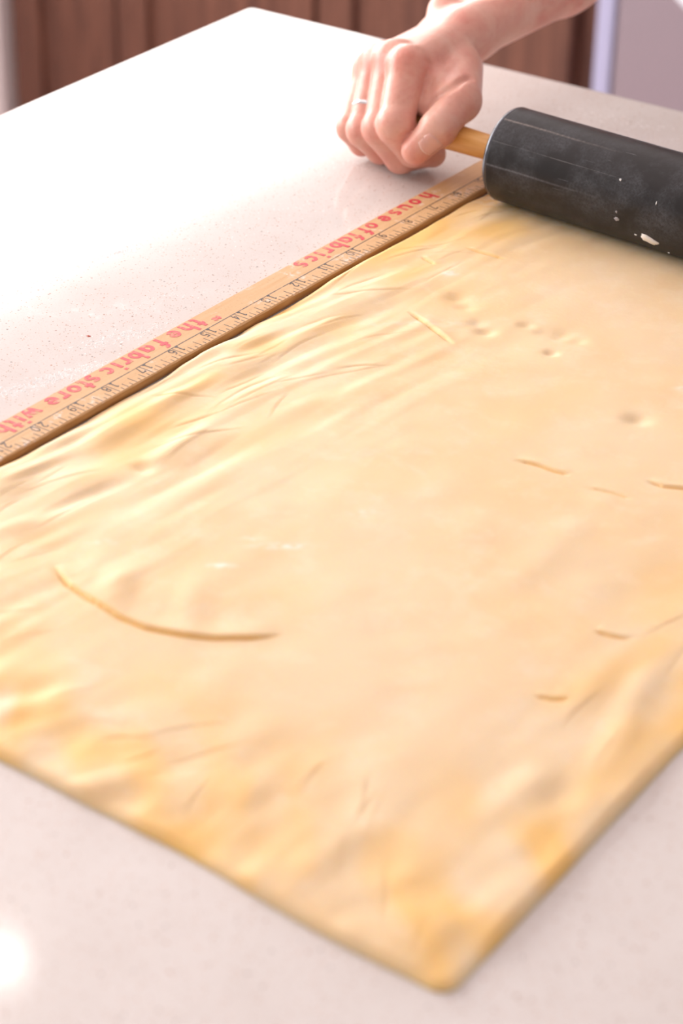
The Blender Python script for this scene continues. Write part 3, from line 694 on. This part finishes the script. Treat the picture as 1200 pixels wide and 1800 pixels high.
# the palm closes on the handle: keep the skin just outside the wood
ha = math.radians(-2.5625); hc = np.array(((0.0), -131.375, 30.83))
F = np.maximum(F, -cone(hc - np.array((math.cos(ha), math.sin(ha), 0)) * 90, hc + np.array((math.cos(ha), math.sin(ha), 0)) * 20, 8.9, 8.3))
def groove(pts, depth, sig):
    global F
    q = None
    for a, b in zip(pts[:-1], pts[1:]):
        c_ = cone(a, b, 0, 0); q = c_ if q is None else np.minimum(q, c_)
    F = F + depth * np.exp(-(q / sig) ** 2)
groove([(-13.7, -115.3, 62.5), (-13.4, -130.8, 62.5), (-19.4, -136.3, 57.5), (-25.1, -138.1, 52.2), (-28.4, -140.0, 47.2)], 3.2, 2.3)   # fold between thumb and palm
groove([(-36.1, -127.8, 63.4), (-31.8, -127.5, 60.7), (-31.5, -130.5, 57.0)], .9, 1.6)
groove([(-30.2, -160.2, 36.7), (-27.5, -155.4, 38.0)], .8, 1.0)
groove([(-3.6, -150.2, 45.7), (-12.0, -156.0, 44.0)], .5, 1.0)
# polygonise (surface nets on the graded grid)
def surface_nets(F, xs, ys, zs):
    ins = F < 0; nx, ny, nz = F.shape
    cnt = np.zeros((nx - 1, ny - 1, nz - 1), np.int8)
    for i in (0, 1):
        for j in (0, 1):
            for k in (0, 1): cnt += ins[i:nx - 1 + i, j:ny - 1 + j, k:nz - 1 + k]
    act = (cnt > 0) & (cnt < 8); I = np.argwhere(act); ids = np.full(act.shape, -1, np.int64); ids[act] = np.arange(len(I))
    acc = np.zeros((len(I), 3)); num = np.zeros(len(I)); ax = (xs, ys, zs)
    cs = [(i, j, k) for i in (0, 1) for j in (0, 1) for k in (0, 1)]
    for a in cs:
        for d in range(3):
            if a[d]: continue
            b = list(a); b[d] = 1
            fa_ = F[I[:, 0] + a[0], I[:, 1] + a[1], I[:, 2] + a[2]]; fb_ = F[I[:, 0] + b[0], I[:, 1] + b[1], I[:, 2] + b[2]]
            mk = (fa_ < 0) != (fb_ < 0); t = np.where(mk, fa_ / np.where(mk, fa_ - fb_, 1), 0)
            for e in range(3):
                pa = ax[e][I[:, e] + a[e]]; pb = ax[e][I[:, e] + b[e]]; acc[:, e] += np.where(mk, pa + (pb - pa) * t, 0)
            num += mk
    V = acc / num[:, None]; Q = []
    for d in range(3):
        e, g = (d + 1) % 3, (d + 2) % 3
        sl0 = [slice(None)] * 3; sl1 = [slice(None)] * 3; sl0[d] = slice(0, -1); sl1[d] = slice(1, None)
        A, B = ins[tuple(sl0)], ins[tuple(sl1)]
        for flip, mk in ((False, A & ~B), (True, ~A & B)):
            P = np.argwhere(mk); P = P[(P[:, e] > 0) & (P[:, g] > 0) & (P[:, e] < F.shape[e] - 1) & (P[:, g] < F.shape[g] - 1)]
            def cell(de, dg):
                q = P.copy(); q[:, e] -= de; q[:, g] -= dg; return ids[q[:, 0], q[:, 1], q[:, 2]]
            quad = np.stack([cell(1, 1), cell(0, 1), cell(0, 0), cell(1, 0)], -1)
            Q.append(quad[:, ::-1] if flip else quad)
    return V, np.concatenate(Q)
HV, HF = surface_nets(F, ax_x, ax_y, ax_z)
del GX, GY, GZ, F
HO = Vector((-60.0, -20.0, 0.0)) * mm
person = empty('person', HO)
tag(person, 'bare right hand and forearm of a person gripping the wooden handle, ring on one finger', 'person')
V_ = HV * mm - np.array(HO)
arm = mesh_obj('arm', V_, HF, SKIN, person, True)
cs_ = arm.modifiers.new('soften', 'SMOOTH'); cs_.factor = .5; cs_.iterations = 4
flush = np.zeros(len(HV))
for c_, r_, a_ in [(HJ['index'][1], 9, .5), (TH[3], 9, .75), (HJ['index'][0], 15, .35), (HJ['middle'][0], 14, .35), (HJ['middle'][2], 10, .45), (HJ['ring'][2], 10, .4), (HJ['index'][2], 10, .3), (HJ['pinky'][2], 9, .4), ((-50, -20, 80), 22, .2)]:
    flush += a_ * np.exp(-(np.linalg.norm(HV - np.array(c_), axis=1) / r_) ** 2)
at = arm.data.attributes.new('flush', 'FLOAT', 'POINT'); at.data.foreach_set('value', np.clip(flush, 0, .8).astype(np.float32))
# thumb nail: plate bent round the thumb tip
ta, tb = Vector(TH[2]), Vector(TH[3]); td = (tb - ta).normalized()
view = Vector((.86, -.42, .28)); nd = (view - td * view.dot(td)).normalized(); sd_ = td.cross(nd)
from mathutils.bvhtree import BVHTree
near_ = np.linalg.norm(HV - np.array(TH[3]), axis=1) < 24; fsel = HF[near_[HF].all(axis=1)]; rem = np.cumsum(near_) - 1
BVH = BVHTree.FromPolygons([tuple(p) for p in HV[near_]], [tuple(int(rem[i]) for i in q) for q in fsel])
def nail_point(s, w_, lift):
    c_ = ta.lerp(tb, s); rad = TR[2] + (TR[3] - TR[2]) * min(s, 1) + lift - max(0, s - 1) * 3
    dr = (nd * math.cos(w_) + sd_ * math.sin(w_)).normalized(); hit = BVH.ray_cast(c_ + dr * 30, -dr)
    base_ = hit[0] if hit[0] else c_ + dr * rad
    return (base_ + dr * (lift - .25)) * mm - HO
def nail_mesh(name, s0, s1, hw, material, lift, curve):
    v = []; f = []; ns, nw = 10, 12
    for i in range(ns + 1):
        for k in range(nw + 1):
            q = 2 * k / nw - 1; u = i / ns; s = s0 + (s1 - s0) * u - curve * q * q * (1 if u > .5 else -.3 * (1 - u)); w_ = q * hw * (1 - .25 * max(0, .3 - u) / .3)
            edge_ = max(abs(q), abs(2 * u - 1)); v.append(nail_point(s, w_, lift * (1 - 1.7 * edge_ ** 6)))
    for i in range(ns):
        for k in range(nw): a = i * (nw + 1) + k; f.append((a, a + 1, a + nw + 2, a + nw + 1))
    return mesh_obj(name, v, f, material, person, True)
nail = nail_mesh('thumb_nail', .12, .86, .80, NAIL, .8, .14); nail.data.materials.append(NAILTIP)
for p in nail.data.polygons: p.material_index = 1 if p.index // 12 >= 9 else 0
nail['label'] = 'pink thumb nail'
# ring on the third finger
ja, jb = Vector(HJ['ring'][0]), Vector(HJ['ring'][1]); rd = (jb - ja).normalized(); rc = ja.lerp(jb, .66); rrad = 10.4 + (8.1 - 10.4) * .66 + .5
e1 = rd.cross(Vector((0, 0, 1))).normalized(); e2 = rd.cross(e1); v = []; f = []; n = 40
for k in range(n):
    a = 2 * math.pi * k / n; o_ = e1 * math.cos(a) + e2 * math.sin(a)
    for dr, dz in ((-.6, -1.2), (.7, -1.2), (1.0, 0), (.7, 1.2), (-.6, 1.2)): v.append((rc + o_ * (rrad + dr) + rd * dz) * mm - HO)
for k in range(n):
    for q_ in range(5): a = k * 5 + q_; b = k * 5 + (q_ + 1) % 5; c2 = ((k + 1) % n) * 5; f.append((a, b, c2 + (q_ + 1) % 5, c2 + q_))
rg = mesh_obj('ring', v, f, SILVER, person, True); rg['label'] = 'thin silver ring'
# rolled sleeve at the elbow end, outside the picture
sl = []; ec = Vector(lerp(E1, E2, .80)); ed = (Vector(E2) - Vector(E1)).normalized(); s1 = Vector(trans); s1 = (s1 - ed * s1.dot(ed)).normalized(); s2 = ed.cross(s1); f = []; n = 40
rows = [(-2, -3.5), (-6, 0), (-4, 3), (10, 3.5), (26, 3), (28, 0), (60, 1.5), (90, 3), (110, 3), (112, -12)]
for tt, off in rows:
    for k in range(n):
        a = 2 * math.pi * k / n; wob = 1.2 * math.sin(3 * a + tt * .07)
        sl.append((ec + ed * tt + s1 * math.cos(a) * (54 + off + wob) + s2 * math.sin(a) * (41 + off + wob)) * mm - HO)
for i in range(len(rows) - 1):
    for k in range(n): a = i * n + k; b = i * n + (k + 1) % n; f.append((a, b, b + n, a + n))
f.append(tuple(range((len(rows) - 1) * n, len(rows) * n)))
mesh_obj('sleeve', sl, f, SLEEVE, person, True)
